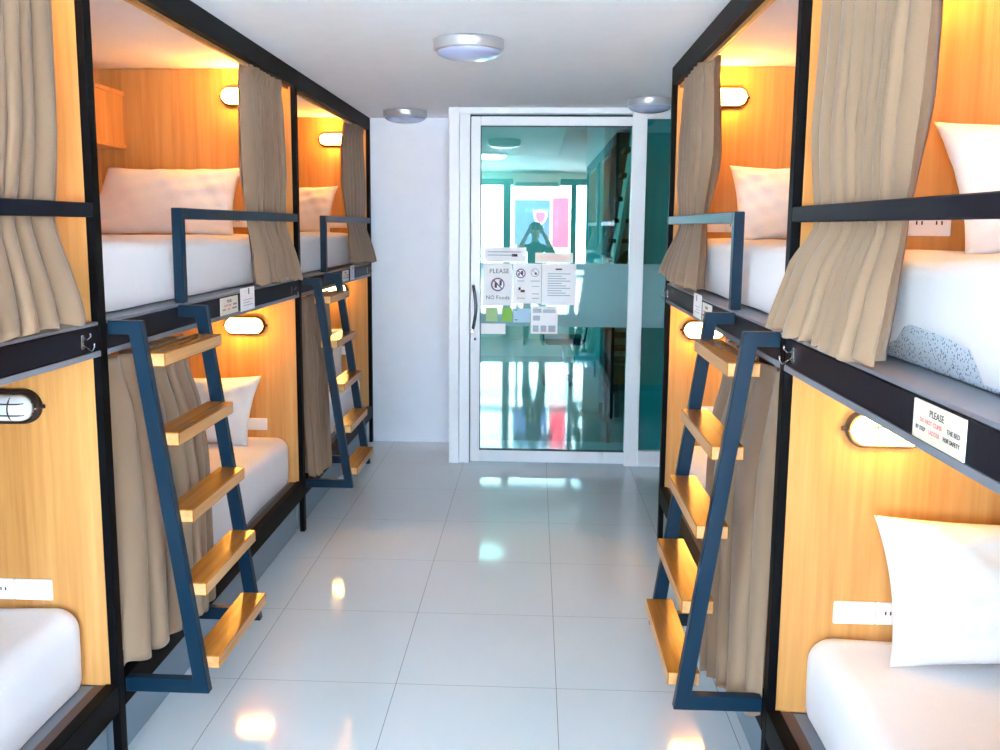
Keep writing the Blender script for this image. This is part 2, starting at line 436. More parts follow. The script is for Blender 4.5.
# ------------------------------------------------------------------ mattresses
def mattress(side, ya, yb, z0, z1, w0, w1, label, rad=.05, reveal=None, seed=0):
    XF = XL if side < 0 else XR
    X = lambda q: XF+side*q
    rnd = random.Random(seed)
    t = thing('mattress', label, 'mattress', (X((w0+w1)/2), (ya+yb)/2, z0), 'single mattresses in the bunks')
    bm = BM()
    if reveal: hull_box(bm, X(w0+.008), X(w1-.03), ya+.03, yb-.03, z0, z0+.09, .012, 2)
    else: hull_box(bm, X(w0+.03), X(w1-.04), ya+.05, yb-.05, z0, z1-.06, .02, 3)
    part('mattress_core', bm, 'ticking', t, True, label='blue-grey speckled ticking of the mattress')
    bm = BM(); n = 70; rows = []
    ph = [rnd.uniform(0, 6) for _ in range(6)]
    for i in range(n+1):
        f = i/n; y = ya+(yb-ya)*f
        zb = z0+.006
        if reveal: zb = z0+.012+.055*max(0, min(1, .5+1.8*sin(f*PI*6.2+.6)))
        # ends roll off
        er = .035
        dd = min(y-ya, yb-y)
        k = 1 if dd > er else math.sqrt(max(0, 1-((er-dd)/er)**2))
        inset = er*(1-k)
        zt = z1-inset+.004*sin(7*y+ph[0])+.003*sin(15*y+ph[1])
        wf = w0+inset*.6+.004*sin(9*y+ph[2]); wb = w1-inset*.6
        prof = [(wf+.012, zb), (wf+.002, zb+.03), (wf, zb+(z1-zb)*.45+.0)]
        for a in range(7):
            an = PI/2*a/6
            prof.append((wf+rad-rad*cos(an), zt-rad+rad*sin(an)))
        m = 5
        for a in range(1, m): prof.append((wf+rad+(wb-wf-2*rad)*a/m, zt+.006*sin(a*1.3+5*y+ph[3])))
        for a in range(7):
            an = PI/2*a/6
            prof.append((wb-rad+rad*sin(an), zt-rad+rad*cos(an)))
        prof += [(wb, zb+.05), (wb-.01, zb)]
        rows.append([bm.verts.new((X(a), y, z)) for a, z in prof])
    for A, Bq in zip(rows, rows[1:]):
        for k in range(len(A)-1): bm.faces.new((A[k], A[k+1], Bq[k+1], Bq[k]))
    bm.faces.new(rows[0]); bm.faces.new(rows[-1][::-1])
    part('fitted_sheet', bm, 'sheet', t, True)
    return t
ZU0, ZU1, ZLo0, ZLo1 = 1.4198, 1.645, .2835, .545
for k, lab_u, lab_l in (('L0', None, 'white-sheeted lower mattress in the nearest left bunk, below the unlit lamp'),
                        ('L1', 'white upper mattress under the large pillow, above the near left ladder', 'white lower mattress behind the near left ladder'),
                        ('L2', 'white upper mattress in the farthest left bunk', 'white lower mattress in the farthest left bunk'),
                        ('R0', 'upper right mattress showing speckled ticking under its sheet, above the notice', 'white lower mattress in the nearest right bunk, under the big pillow'),
                        ('R1', 'white upper mattress behind the blue rail upright on the right', 'white lower mattress behind the right-hand ladder')):
    sd = -1 if k[0] == 'L' else 1
    Y = yL if sd < 0 else yR
    i = int(k[1]); a, b = Y[i]+.045, Y[i+1]-.042
    if lab_u is None: lab_u = 'white upper mattress of the nearest left bunk, behind its tan curtain'
    mattress(sd, a, b, ZU0, ZU1, .105 if k == 'R0' else .075, 1.04, lab_u, .04, k == 'R0', i+10)
    mattress(sd, a, b, ZLo0+(.03 if sd > 0 else 0), ZLo1+(.016 if sd > 0 else 0), .095 if k != 'L1' else .075, 1.04, lab_l, .065, None, i+30)

# ------------------------------------------------------------------ pillows
def pillow(cx, cy, zb, w, h, th, lean, label, seed, yaw=0, sag=0, flare=0):
    rnd = random.Random(seed)
    nu, nv = 36, 26
    bm = BM()
    ph = [rnd.uniform(0, 6.3) for _ in range(10)]
    def pt(u, v, s):
        px = w/2*u*(1-.07*(1-v*v)*abs(u)**2)
        pz = h/2*v*(1-.10*(1-u*u)*abs(v)**2)
        e = max(0, (1-abs(u)**2.6))*max(0, (1-abs(v)**2.6))
        t = th/2*e**.55
        t *= 1+.10*sin(3*u+ph[0])*cos(2.3*v+ph[1])
        wr = .006*sin(9*u+5*v+ph[2])+.005*sin(14*v-6*u+ph[3])+.004*sin(21*u+9*v+ph[4])
        # corner creases
        cr = .010*sin(16*(abs(u)-abs(v))+ph[5])*max(0, abs(u*v))**1.5
        py = s*(t+(wr+cr)*(e**.3))
        px = px*(1+flare*(1-v)/2)+sag*(1-v)/2*.5*h
        return Vector((px, py, pz))
    R = Matrix.Rotation(yaw, 3, 'Z') @ Matrix.Rotation(-lean, 3, 'X')
    grid = {}
    for s in (1, -1):
        for i in range(nu+1):
            for j in range(nv+1):
                u, v = -1+2*i/nu, -1+2*j/nv
                u = sin(u*PI/2)*.35+u*.65; v = sin(v*PI/2)*.35+v*.65
                edge = i in (0, nu) or j in (0, nv)
                if edge and s < 0: grid[s, i, j] = grid[1, i, j]; continue
                p = pt(u, v, 0 if edge else s)
                grid[s, i, j] = bm.verts.new(R @ p)
        for i in range(nu):
            for j in range(nv):
                q = [grid[s, i, j], grid[s, i+1, j], grid[s, i+1, j+1], grid[s, i, j+1]]
                bm.faces.new(q if s < 0 else q[::-1])
    mz = min(v.co.z for v in bm.verts)
    for v in bm.verts: v.co += Vector((cx, cy, zb-mz))
    return solo('pillow', bm, 'pillow', label, 'pillow', 'white pillows on the bunks', smooth=True)
pillow(-1.885, 4.40, 1.643, .72, .39, .15, math.radians(24), 'wide white pillow against lit panel under the wall cabinet', 1, sag=-.27, flare=.14)
pillow(-1.83, 6.44, 1.643, .68, .38, .14, math.radians(20), 'white pillow on the farthest left upper bunk', 2, sag=-.2)
pillow(-1.80, 4.42, .543, .68, .38, .15, math.radians(20), 'white pillow on the lower bunk behind the near left ladder', 3, sag=-.22)
pillow(-1.78, 6.44, .543, .66, .40, .14, math.radians(20), 'white pillow on the farthest left lower bunk, behind the small ladder', 4)
pillow(1.352, 2.21, 1.643, .70, .355, .16, math.radians(20), 'white pillow on upper right bunk cut by the picture edge', 5, sag=.25)
pillow(1.30, 2.235, .559, .74, .395, .16, math.radians(18), 'big white pillow on lower right mattress beside the socket', 6, sag=.08)
pillow(1.31, 4.37, 1.643, .68, .40, .15, math.radians(20), 'white pillow on the upper bunk behind the right blue rail upright', 7, sag=.07)
pillow(1.40, 4.37, .559, .68, .40, .15, math.radians(20), 'white pillow on lower bunk glimpsed through the right ladder', 8)

# ------------------------------------------------------------------ curtains
def interp(tab, z):
    tab = sorted(tab)
    if z <= tab[0][0]: return tab[0][1:]
    for a, b in zip(tab, tab[1:]):
        if z <= b[0]:
            f = (z-a[0])/(b[0]-a[0]); f = f*f*(3-2*f)*.5+f*.5
            return tuple(p+(q-p)*f for p, q in zip(a[1:], b[1:]))
    return tab[-1][1:]
def curtain(side, near, far, ztop, folds, seed, label, amps, group):
    XF = XL if side < 0 else XR
    rnd = random.Random(seed)
    N, R = folds*26, 48
    widths = [rnd.uniform(.6, 1.5) for _ in range(folds)]; tot = sum(widths)
    fam = [rnd.uniform(.65, 1.2) for _ in range(folds)]
    hz_n, hz_f = min(near)[0], min(far)[0]
    bounds = [0]
    for q in widths: bounds.append(bounds[-1]+q/tot)
    drift = [rnd.uniform(-.35, .35) for _ in range(folds+1)]
    bm = BM(); rows = []
    for j in range(R+1):
        v = j/R; row = []
        for i in range(N+1):
            s = i/N*folds; k = min(folds-1, int(s)); f = s-k
            b0 = bounds[k]; b1 = bounds[k+1]
            t = b0+(b1-b0)*f
            zh = hz_n+(hz_f-hz_n)*t
            z = ztop+(zh-ztop)*v
            z += (.006*sin(7*t*folds+seed) if j == R else 0)
            yn, wn = interp(near, z); yf, wf = interp(far, z)
            tz = t+.35/folds*drift[k]*sin(PI*f)*v
            a = interp(amps, z)[0]*(fam[k]*(1-f)+fam[min(k+1, folds-1)]*f)
            phi = 2*PI*f + .5*sin(3.1*v+k*1.7)*(.5+v)
            hgt = abs(sin(PI*min(1, max(0, f+.04*sin(2.3*v+k)*sin(PI*f)))))**.8
            fold = (1-2*hgt)*min(1, 1.3*t*folds, 1.3*(1-t)*folds)
            y = yn+(yf-yn)*((.045+.91*tz) if ztop > 2 else (-.02+.99*tz)) - (.20 if v < .55 else .20-.09*(v-.55)/.45)*(yf-yn)*(b1-b0)*sin(phi)*min(1, 2*t*folds, 2*(1-t)*folds)
            q = wn+(wf-wn)*t+a*fold
            if z > ztop-.07: q += .006*cos(phi*3)
            row.append(bm.verts.new((XF+side*q, y, z)))
        rows.append(row)
    for A, Bq in zip(rows, rows[1:]):
        for k in range(N): bm.faces.new((A[k], A[k+1], Bq[k+1], Bq[k]))
    o = solo('curtain', bm, 'curtain', label, 'curtain', group, smooth=True)
    md = o.modifiers.new('thickness', 'SOLIDIFY'); md.thickness = .0025; md.offset = 0
    return o
UA = [(1.40, .052), (1.55, .048), (1.74, .032), (1.95, .050), (2.44, .036)]
LA = [(.25, .058), (.7, .058), (1.3, .036)]
G1, G2 = 'taupe curtains of the upper bunks', 'taupe curtains of the lower bunks'
curtain(-1, [(2.45, 1.80, .06), (1.8, 1.72, .055), (1.708, 1.70, .07), (1.425, 1.50, -.03)],
        [(2.45, 2.40, .06), (1.796, 2.372, .055), (1.708, 2.354, .05), (1.446, 2.341, -.03)], 2.45, 9, 1,
        'taupe curtain of the nearest left upper bunk, cut by the picture edge', UA, G1)
curtain(-1, [(2.432, 3.895, .06), (2.326, 3.856, .06), (1.859, 3.862, .055), (1.716, 3.881, .05), (1.563, 3.874, .02), (1.440, 3.741, -.03)],
        [(2.43, 4.489, .06), (2.279, 4.537, .06), (1.886, 4.516, .055), (1.72, 4.51, .05), (1.433, 4.431, -.04)], 2.45, 8, 2,
        'taupe curtain on the upper bunk above the near left ladder', UA, G1)
curtain(-1, [(2.437, 6.06, .06), (2.27, 5.937, .06), (2.014, 5.927, .055), (1.756, 5.99, .05), (1.666, 5.98, .03), (1.45, 5.786, -.03)],
        [(2.45, 6.57, .06), (1.98, 6.57, .055), (1.733, 6.57, .05), (1.437, 6.50, -.04)], 2.45, 7, 3,
        'dark-looking taupe curtain on the farthest left upper bunk', UA, G1)
curtain(1, [(2.45, 1.70, .06), (2.131, 1.707, .06), (2.018, 1.716, .06), (1.807, 1.737, .055), (1.708, 1.752, .05), (1.557, 1.679, 0), (1.445, 1.640, -.03)],
        [(2.45, 2.34, .06), (2.097, 2.321, .06), (1.806, 2.319, .055), (1.712, 2.287, .05), (1.612, 2.305, 0), (1.457, 2.317, -.04)], 2.45, 9, 4,
        'taupe curtain of the nearest right upper bunk, flaring over the charcoal board', UA, G1)
curtain(1, [(2.417, 3.781, .06), (2.237, 3.725, .06), (2.03, 3.705, .06), (1.766, 3.815, .05), (1.714, 3.85, .05), (1.455, 3.434, -.04)],
        [(2.434, 4.432, .06), (2.327, 4.496, .06), (2.1, 4.505, .055), (1.776, 4.471, .05), (1.715, 4.489, .06), (1.49, 4.351, -.05)], 2.45, 7, 5,
        'taupe curtain on the upper bunk beside the glass door', UA, G1)
curtain(-1, [(1.30, 2.50, .045), (1.096, 2.568, .045), (.776, 2.557, .035), (.33, 2.496, .0)],
        [(1.30, 3.18, .06), (1.193, 3.214, .06), (1.011, 3.317, .055), (.791, 3.345, .045), (.303, 3.094, -.05)], 1.295, 7, 6,
        'taupe curtain hanging behind the near left ladder', LA, G2)
curtain(-1, [(1.30, 4.66, .045), (.8, 4.74, .04), (.28, 4.70, .0)],
        [(1.30, 5.45, .06), (.928, 5.48, .055), (.741, 5.252, .05), (.27, 5.008, -.02)], 1.295, 7, 7,
        'taupe curtain hanging behind the small far-left ladder', LA, G2)
curtain(1, [(1.30, 2.45, .045), (.951, 2.551, .04), (.265, 2.424, -.0)],
        [(1.30, 3.33, .06), (1.136, 3.368, .06), (.953, 3.50, .055), (.811, 3.44, .035), (.25, 2.80, -.09)], 1.295, 6, 8,
        'taupe curtain hanging behind the right-hand ladder', LA, G2)

# ------------------------------------------------------------------ bulkhead lamps
def capsule(L, R, n=14):
    pts = []
    for k in range(n+1): a = -PI/2+PI*k/n; pts.append((L+R*cos(a), R*sin(a)))
    for k in range(n+1): a = PI/2+PI*k/n; pts.append((-L+R*cos(a), R*sin(a)))
    return pts
def lamp(cx, yw, cz, mat, label, casting='iron'):
    t = thing('bulkhead_lamp', label, 'wall lamp', (cx, yw, cz), 'oval caged wall lamps')
    L, Rr = .060, .050
    def loft(levels, cap0=True):
        bm = BM(); rings = []
        for dr, y in levels:
            rings.append([bm.verts.new((cx+a*(L+max(Rr+dr, .001)) / (L+Rr) if False else cx+(a if abs(a) <= L else math.copysign(L, a)+(a-math.copysign(L, a))*(Rr+dr)/Rr), yw-y, cz+b*(Rr+dr)/Rr)) for a, b in capsule(L, Rr)])
        for A, Bq in zip(rings, rings[1:]):
            n = len(A)
            for k in range(n): bm.faces.new((A[k], A[(k+1) % n], Bq[(k+1) % n], Bq[k]))
        bm.faces.new(rings[0][::-1]); bm.faces.new(rings[-1])
        return bm
    part('lamp_base', loft([(.0, .0), (.002, .004), (.002, .018), (-.004, .026), (-.010, .026)]), casting, t)
    part('lamp_glass', loft([(-.0105, .0262), (-.011, .04), (-.015, .052), (-.022, .06), (-.032, .066), (-.042, .0685)]), mat, t, True)
    bm = BM()
    def onp(x, z, ex=.0025):   # point on the dome
        ax = max(0, abs(x)-L); r = math.hypot(ax, z); R2 = Rr-.0105
        q = max(0, 1-(r/R2)**2)
        return (cx+x, yw-(.0262+.0425*q**.5)-ex, cz+z)
    for z in (-.017, .017):
        xe = L+math.sqrt((Rr-.0105)**2-z*z)
        tube(bm, [onp(-xe+2*xe*k/16, z) for k in range(17)], .0022, 6)
    for x in (-.045, .045):
        R2 = Rr-.0107
        tube(bm, [onp(x, -R2+2*R2*k/12) for k in range(13)], .0022, 6)
    part('lamp_cage', bm, casting, t)
    for s in (-1, 1):
        bm = BM(); hull_box(bm, cx+s*(L+Rr-.004), cx+s*(L+Rr+.012), yw-.014, yw-.004, cz-.006, cz+.006, .003)
        part('fixing_lug', bm, casting, t)
        bm = BM(); lathe(bm, [(.005, 0), (.006, .003), (.004, .006)], (cx+s*(L+Rr-.005), yw-.030, cz-.004), 8)
        part('fixing_screw', bm, 'chrome', t)
    return t
fL = [y-.036-.0004 for y in yL[1:]]; fR = [y-.036-.0004 for y in yR[1:]]
lamp(-1.568, fL[0], 1.165, 'lamp_off', 'unlit oval caged lamp on the nearest left lower panel')
lamp(-1.57, fL[1], 1.162, 'lamp_on', 'glowing oval lamp over the lower bunk behind the near left ladder')
lamp(-1.565, fL[2], 1.215, 'lamp_low', 'lit oval lamp behind the small far-left ladder')
lamp(XR+.285, fR[0], 1.160, 'lamp_low', 'lit oval lamp partly hidden under the notice board edge, right', 'brass')
lamp(XR+.20, fR[1], 1.175, 'lamp_on', 'lit oval lamp behind the top of the right-hand ladder')
lamp(-1.595, fL[0], 2.365, 'lamp_on', 'lit oval lamp high on the nearest left panel')
lamp(-1.55, fL[1], 2.372, 'lamp_on', 'lit oval lamp beside the curtain above the near left ladder')
lamp(-1.54, fL[2], 2.35, 'lamp_on', 'lit oval lamp on the farthest left upper panel')
lamp(XR+.33, fR[0], 2.365, 'lamp_on', 'lit oval lamp high on the nearest right panel')
lamp(XR+.265, fR[1], 2.362, 'lamp_on', 'lit oval lamp on the upper panel right of the glass door')

# ------------------------------------------------------------------ sockets and switches
def plate(x0, x1, z0, z1, y, kind, label):
    t = thing('wall_socket' if kind == 'socket' else 'light_switch', label, 'socket' if kind == 'socket' else 'switch', ((x0+x1)/2, y, z0), 'white electrical plates')
    bm = BM(); hull_box(bm, x0, x1, y-.009, y, z0, z1, .003, 2); part('cover_plate', bm, 'plastic', t)
    cx, cz = (x0+x1)/2, (z0+z1)/2
    if kind == 'socket':
        for s in (-1, 1):
            c = cx+s*.026
            for q in (-.007, .007):
                bm = BM(); hull_box(bm, c+q-.002, c+q+.002, y-.0097, y-.0085, cz-.003, cz+.007); part('pin_hole', bm, 'dark_plastic', t)
    else:
        n = 1 if kind == 'one' else 2
        for k in range(n):
            c = cx+(k-(n-1)/2)*.04
            part('rocker', box(c-.017, c+.017, y-.0115, y-.0091, cz-.022, cz+.022, .001), 'plastic', t)
    return t
YF = {'L0': fL[0], 'L1': fL[1], 'L2': fL[2], 'R0': fR[0], 'R1': fR[1]}
def pair(k, z0, nm_switch, nm_socket, w0=.173):
    sd = -1 if k[0] == 'L' else 1; XF = XL if sd < 0 else XR
    a, b, c = XF+sd*w0, XF+sd*(w0+.117), XF+sd*(w0+.236)
    x = sorted((a, b)); plate(x[0], x[1], z0, z0+.066, YF[k], 'one', nm_switch)
    x = sorted((b+sd*.002, c)); plate(x[0], x[1], z0, z0+.066, YF[k], 'socket', nm_socket)
pair('L0', .560, 'white switch plate on panel above nearest left lower mattress', 'white socket at left picture edge above the lower mattress', .190)
pair('L1', .580, 'white switch plate beside the pillow behind the near left ladder', 'white socket behind the pillow on the middle left lower bunk', .195)
pair('L2', .70, 'white switch plate seen through the small far-left ladder', 'white socket seen through the small far-left ladder')
pair('R0', .592, 'white switch plate above the nearest right lower mattress', 'white socket half hidden by the big right pillow')
pair('R1', .70, 'white switch plate behind the right-hand ladder', 'white socket behind the right-hand ladder, low panel')
pair('L0', 1.69, 'white switch plate behind the nearest left upper curtain', 'white socket behind the nearest left upper curtain')
pair('L1', 1.69, 'white switch plate behind curtain, middle left upper bunk', 'white socket behind pillow, middle left upper bunk')
pair('L2', 1.685, 'white switch plate under the rail of the farthest left upper bunk', 'white socket under the rail of the farthest left upper bunk')
pair('R0', 1.688, 'white switch plate behind the nearest right upper curtain', 'white socket below the rail, beside the cut-off upper right pillow', .183)
pair('R1', 1.685, 'white switch plate under the rail beside the right-hand far curtain', 'white socket under the rail, left of the right blue upright')

# ------------------------------------------------------------------ notices and hooks on the boards
MAT['sign'] = plain('cream_sign_plate', srgb(226, 222, 206), .3)
MAT['paper'] = plain('white_paper', srgb(250, 252, 255), .6)
MAT['ink'] = plain('dark_ink', srgb(50, 54, 66), .7)
MAT['red_ink'] = plain('faded_red_ink', srgb(214, 130, 130), .7)
MAT['pink_print'] = plain('pale_pink_print', srgb(240, 212, 206), .6)
MAT['violet_ink'] = plain('violet_ink', srgb(110, 80, 130), .7)
MAT['green'] = plain('green_print', srgb(126, 190, 60), .5)
MAT['pale_green'] = plain('pale_green_print', srgb(166, 205, 140), .5)
MAT['pale_blue'] = plain('pale_blue_card', srgb(176, 214, 238), .5)
MAT['grey_print'] = plain('grey_print', srgb(176, 190, 204), .6)
def board_mat(side, y, z):
    # text plane facing the corridor: text x axis along +-Y, up along Z
    XF = XL if side < 0 else XR
    ex = Vector((0, 1, 0)) if side < 0 else Vector((0, -1, 0))
    # seen from corridor: left row is viewed towards -X -> right hand is +Y ; right row viewed towards +X -> right hand is -Y
    ez = Vector((1, 0, 0)) if side < 0 else Vector((-1, 0, 0))
    m = Matrix((ex, Vector((0, 0, 1)), ez)).transposed().to_4x4()
    m.translation = Vector((XF-side*.0052, y, z)); return m
def notice(side, y0, y1, z0, z1, label, lines, mat='sign', name='notice'):
    XF = XL if side < 0 else XR
    t = thing(name, label, 'sign' if name == 'notice' else 'card', (XF, (y0+y1)/2, z0), 'small notices on the bunk boards')
    part('sign_plate', box(XF-side*.0008, XF-side*.005, y0, y1, z0, z1, .0008), mat, t)
    yc = (y0+y1)/2; h = z1-z0
    for body, size, off, fr, ink in lines:
        m = board_mat(side, yc+off*(1 if side < 0 else -1)*(y1-y0), z0+h*fr)
        part('lettering', text_bm(body, size, m, .0003), ink, t)
    return t
NL = [('PLEASE', .017, -.02, .76, 'ink'), ('DO NOT CLIMB', .0115, -.13, .52, 'red_ink'), ('THE BED', .0115, .31, .52, 'ink'),
      ('BY STEP', .0105, -.33, .30, 'ink'), ('LADDER', .0105, -.05, .30, 'red_ink'), ('FOR SAFETY', .0105, .28, .30, 'ink')]
notice(1, 1.357, 1.542, 1.338, 1.407, 'cream PLEASE notice on the nearest right charcoal board', NL)
notice(-1, 3.40, 3.60, 1.336, 1.407, 'cream PLEASE notice on the board above the near left lower lamp', NL)
notice(-1, 5.61, 5.79, 1.336, 1.407, 'small cream notice on the farthest left board', NL)
notice(1, 3.335, 3.51, 1.336, 1.407, 'small cream notice beside the top of the right-hand ladder', NL)
def tag(side, y0, y1, label):
    XF = XL if side < 0 else XR
    t = thing('bed_tag', label, 'card', (XF, (y0+y1)/2, 1.33), 'white number cards on the bunk boards')
    part('card', box(XF-side*.0008, XF-side*.0028, y0, y1, 1.33, 1.43, .0005), 'paper', t)
    for k in range(3):
        bm = BM(); hull_box(bm, XF-side*.0029, XF-side*.0034, y0+.03, y1-.03-.03*(k % 2), 1.352+k*.012, 1.355+k*.012); part('print', bm, 'grey_print', t)
    bm = BM(); hull_box(bm, XF-side*.0029, XF-side*.0036, (y0+y1)/2+.01, (y0+y1)/2+.02, 1.40, 1.425)
    part('print', bm, 'ink', t)
tag(-1, 3.64, 3.825, 'white card on the board just right of the near left notice')
tag(-1, 5.855, 5.985, 'white card on the farthest left board')
tag(1, 3.545, 3.72, 'white card on the board beside the right far curtain')
def hook(side, y, z, label):
    XF = XL if side < 0 else XR
    fx = lambda u: XF-side*u
    t = thing('coat_hook', label, 'hook', (XF, y, z), 'chrome coat hooks on the posts')
    part('hook_plate', box(fx(.0006), fx(.004), y-.007, y+.007, z-.02, z+.02, .001), 'chrome', t)
    bm = BM()
    tube(bm, [(fx(.004), y, z-.008), (fx(.018), y, z-.018), (fx(.03), y, z-.022), (fx(.036), y, z-.012), (fx(.036), y, z-.002)], .0028, 6)
    tube(bm, [(fx(.004), y, z+.008), (fx(.018), y, z+.010), (fx(.026), y, z+.018), (fx(.026), y, z+.026)], .0028, 6)
    part('hook_prong', bm, 'chrome', t)
hook(-1, 2.335, 1.372, 'chrome coat hook on the nearest left board below the curtain hem')
hook(-1, 4.42, 1.362, 'chrome coat hook on the middle left board by the far post')
hook(-1, 6.45, 1.37, 'chrome coat hook on the farthest left board')
hook(1, 2.28, 1.372, 'chrome coat hook on the nearest right board by its post')
hook(1, 4.44, 1.37, 'chrome coat hook on the right board nearest the glass door')

# ------------------------------------------------------------------ ceiling lights
def ceil_light(x, y, label, r=.155):
    t = thing('ceiling_light', label, 'ceiling light', (x, y, ZC), 'round flush ceiling lights')
    bm = BM(); lathe(bm, [(r-.006, -.0005), (r+.002, -.002), (r, -.012), (r, -.044), (r-.006, -.05), (r-.012, -.05)], (x, y, ZC), 48)
    part('metal_ring', bm, 'satin', t)
    bm = BM(); lathe(bm, [(r-.0125, -.046)]+[((r-.013)*cos(PI/2*k/9), -.0502-.034*sin(PI/2*k/9)) for k in range(9)]+[(.004, -.0842)], (x, y, ZC), 48)
    part('lamp_cover', bm, 'dome', t)
ceil_light(-.305, 3.91, 'large round chrome-ringed ceiling light nearest the camera')
ceil_light(-.94, 6.24, 'round ceiling light in the corner by the white end wall')
ceil_light(.72, 5.665, 'round ceiling light beside the right bunk, above the glass door', .145)

# ------------------------------------------------------------------ papers on the glass door
YP = YD+.0085
def dmat(x, z):
    m = Matrix((Vector((1, 0, 0)), Vector((0, 0, 1)), Vector((0, -1, 0)))).transposed().to_4x4()
    m.translation = Vector((x, YP-.0018, z)); return m
def ring(bm, cx, cz, r, w, y, n=24, cut=True):
    prev = None
    V = [[bm.verts.new((cx+q*cos(2*PI*k/n), yy, cz+q*sin(2*PI*k/n))) for k in range(n)] for q, yy in ((r, y), (r-w, y))]
    for k in range(n): bm.faces.new((V[0][k], V[0][(k+1) % n], V[1][(k+1) % n], V[1][k]))
    if cut:
        d = (r-w*.5)*.7071; h = w*.35
        bm.faces.new([bm.verts.new((cx+a, y, cz+b)) for a, b in ((-d-h, d-h), (-d+h, d+h), (d+h, -d+h), (d-h, -d-h))])
def sheet(x0, x1, z0, z1, label, cat='paper sign', mat='paper', name='paper_notice'):
    t = thing(name, label, cat, ((x0+x1)/2, YP, z0), 'papers taped to the glass door')
    part('sheet', box(x0, x1, YP-.0008, YP, z0, z1, 0), mat, t); return t
def bars(t, rows, mat='grey_print', name='print'):
    for x0, x1, z0, z1 in rows:
        bm = BM(); hull_box(bm, x0, x1, YP-.0014, YP-.0009, z0, z1); part(name, bm, mat, t)
t = sheet(-.365, -.160, 1.15, 1.447, 'white PLEASE NO FOODS sheet by the door handle')
b = text_bm('PLEASE', .045, dmat(-.252, 1.392), .0003); part('lettering', b, 'ink', t)
b = text_bm('NO Foods', .039, dmat(-.262, 1.205), .0003); part('lettering', b, 'ink', t)
bm = BM(); ring(bm, -.262, 1.298, .048, .009, YP-.0012); part('prohibition_ring', bm, 'violet_ink', t)
bars(t, [(-.25, -.234, 1.29, 1.328), (-.284, -.268, 1.275, 1.31)], 'ink', 'food_symbol')
t = sheet(-.155, .045, 1.165, 1.447, 'white sheet with four round symbols, middle of the door notices')
bm = BM(); ring(bm, -.100, 1.378, .034, .007, YP-.0012); part('prohibition_ring', bm, 'violet_ink', t)
bm = BM(); ring(bm, .0, 1.384, .030, .005, YP-.0012); part('prohibition_ring', bm, 'grey_print', t)
bars(t, [(-.098, -.084, 1.37, 1.396), (-.118, -.108, 1.362, 1.38), (-.115, -.10, 1.26, 1.28), (-.10, -.07, 1.245, 1.262), (.0, .012, 1.37, 1.386)], 'ink', 'symbol')
bars(t, [(-.125, -.075, 1.322, 1.328), (-.03, .035, 1.322, 1.328), (-.125, -.068, 1.20, 1.206), (-.02, .03, 1.20, 1.206), (-.02, .03, 1.232, 1.238), (-.02, .03, 1.285, 1.290)])
t = sheet(.048, .290, 1.158, 1.447, 'white typed sheet at the right end of the door notices')
bars(t, [(.145, .19, 1.405, 1.415)], 'ink', 'title')
bars(t, [(.09, .25-.03*(k % 3), 1.222+.017*k, 1.228+.017*k) for k in range(10)])
t = sheet(-.36, -.063, 1.457, 1.560, 'white strip notice with blue print above the PLEASE sheet')
bars(t, [(-.335, -.10, 1.525, 1.532), (-.335, -.15, 1.502, 1.509)])
bars(t, [(-.165, -.125, 1.496, 1.514)], 'ink', 'logo')
t = sheet(.0, .265, 1.455, 1.525, 'faint cream strip notice above the typed sheet', mat='sign')
bars(t, [(.03, .23, 1.475, 1.505)], 'pink_print')
sheet(-.345, -.262, 1.035, 1.133, 'pale green sticker under the PLEASE sheet', 'sticker', 'pale_green', 'sticker')
t = sheet(-.232, -.158, 1.035, 1.133, 'bright green sticker right of the pale green sticker', 'sticker', 'green', 'sticker')
t = sheet(-.15, -.03, 1.03, 1.13, 'pale blue card right of the green stickers', 'card', 'pale_blue', 'paper_card')
bars(t, [(-.14, -.12, 1.115, 1.121), (-.14, -.12, 1.045, 1.051)], 'ink')
t = sheet(-.026, .165, .95, 1.145, 'white sheet of small grey pictures below the symbols')
bars(t, [(-.01, .05, 1.10, 1.13), (.06, .15, 1.10, 1.125), (-.01, .04, 1.045, 1.08), (-.01, .03, .965, 1.01), (.045, .085, .965, 1.01), (.10, .15, .965, 1.01)])
t = sheet(-.378, -.205, .945, 1.02, 'plain white card at the bottom left of the door notices', 'card', 'paper', 'paper_card')

# ------------------------------------------------------------------ lobby beyond the glass
MAT['teal_wall'] = plain('teal_lobby_wall', srgb(52, 188, 194), .5)
MAT['lobby_white'] = plain('lobby_white', srgb(196, 214, 212), .6)
LY1, LX0, LX1, LZ = 11.3, -2.4, 2.3, 2.62
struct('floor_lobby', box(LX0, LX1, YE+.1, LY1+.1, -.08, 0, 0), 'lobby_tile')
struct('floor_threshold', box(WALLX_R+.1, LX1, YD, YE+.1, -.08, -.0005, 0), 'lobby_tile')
struct('ceiling_lobby', box(LX0, .28, YE+.1, LY1+.1, LZ, LZ+.1, 0), 'lobby_white')
bm = box(.28, LX1, YD+.06, LY1+.1, LZ+.35, LZ+.45, 0); struct('ceiling_stair', bm, 'teal_wall')
struct('ceiling_strip', box(JX+.06, .28, YD+.06, YE+.1, LZ, LZ+.1, 0), 'lobby_white')
struct('wall_lobby_left', box(LX0-.1, LX0, YE+.1, LY1+.1, 0, LZ+.45, 0), 'lobby_white')
struct('wall_lobby_right', box(LX1, LX1+.1, YD, LY1+.1, 0, LZ+.45, 0), 'teal_wall')
struct('wall_lobby_far', box(LX0, LX1, LY1, LY1+.1, 0, LZ+.45, 0), 'lobby_white')
struct('wall_riser', box(.24, .279, YD+.06, LY1, LZ+.001, LZ+.45, 0), 'lobby_white')  # added to close the ceiling step where sky light leaked in
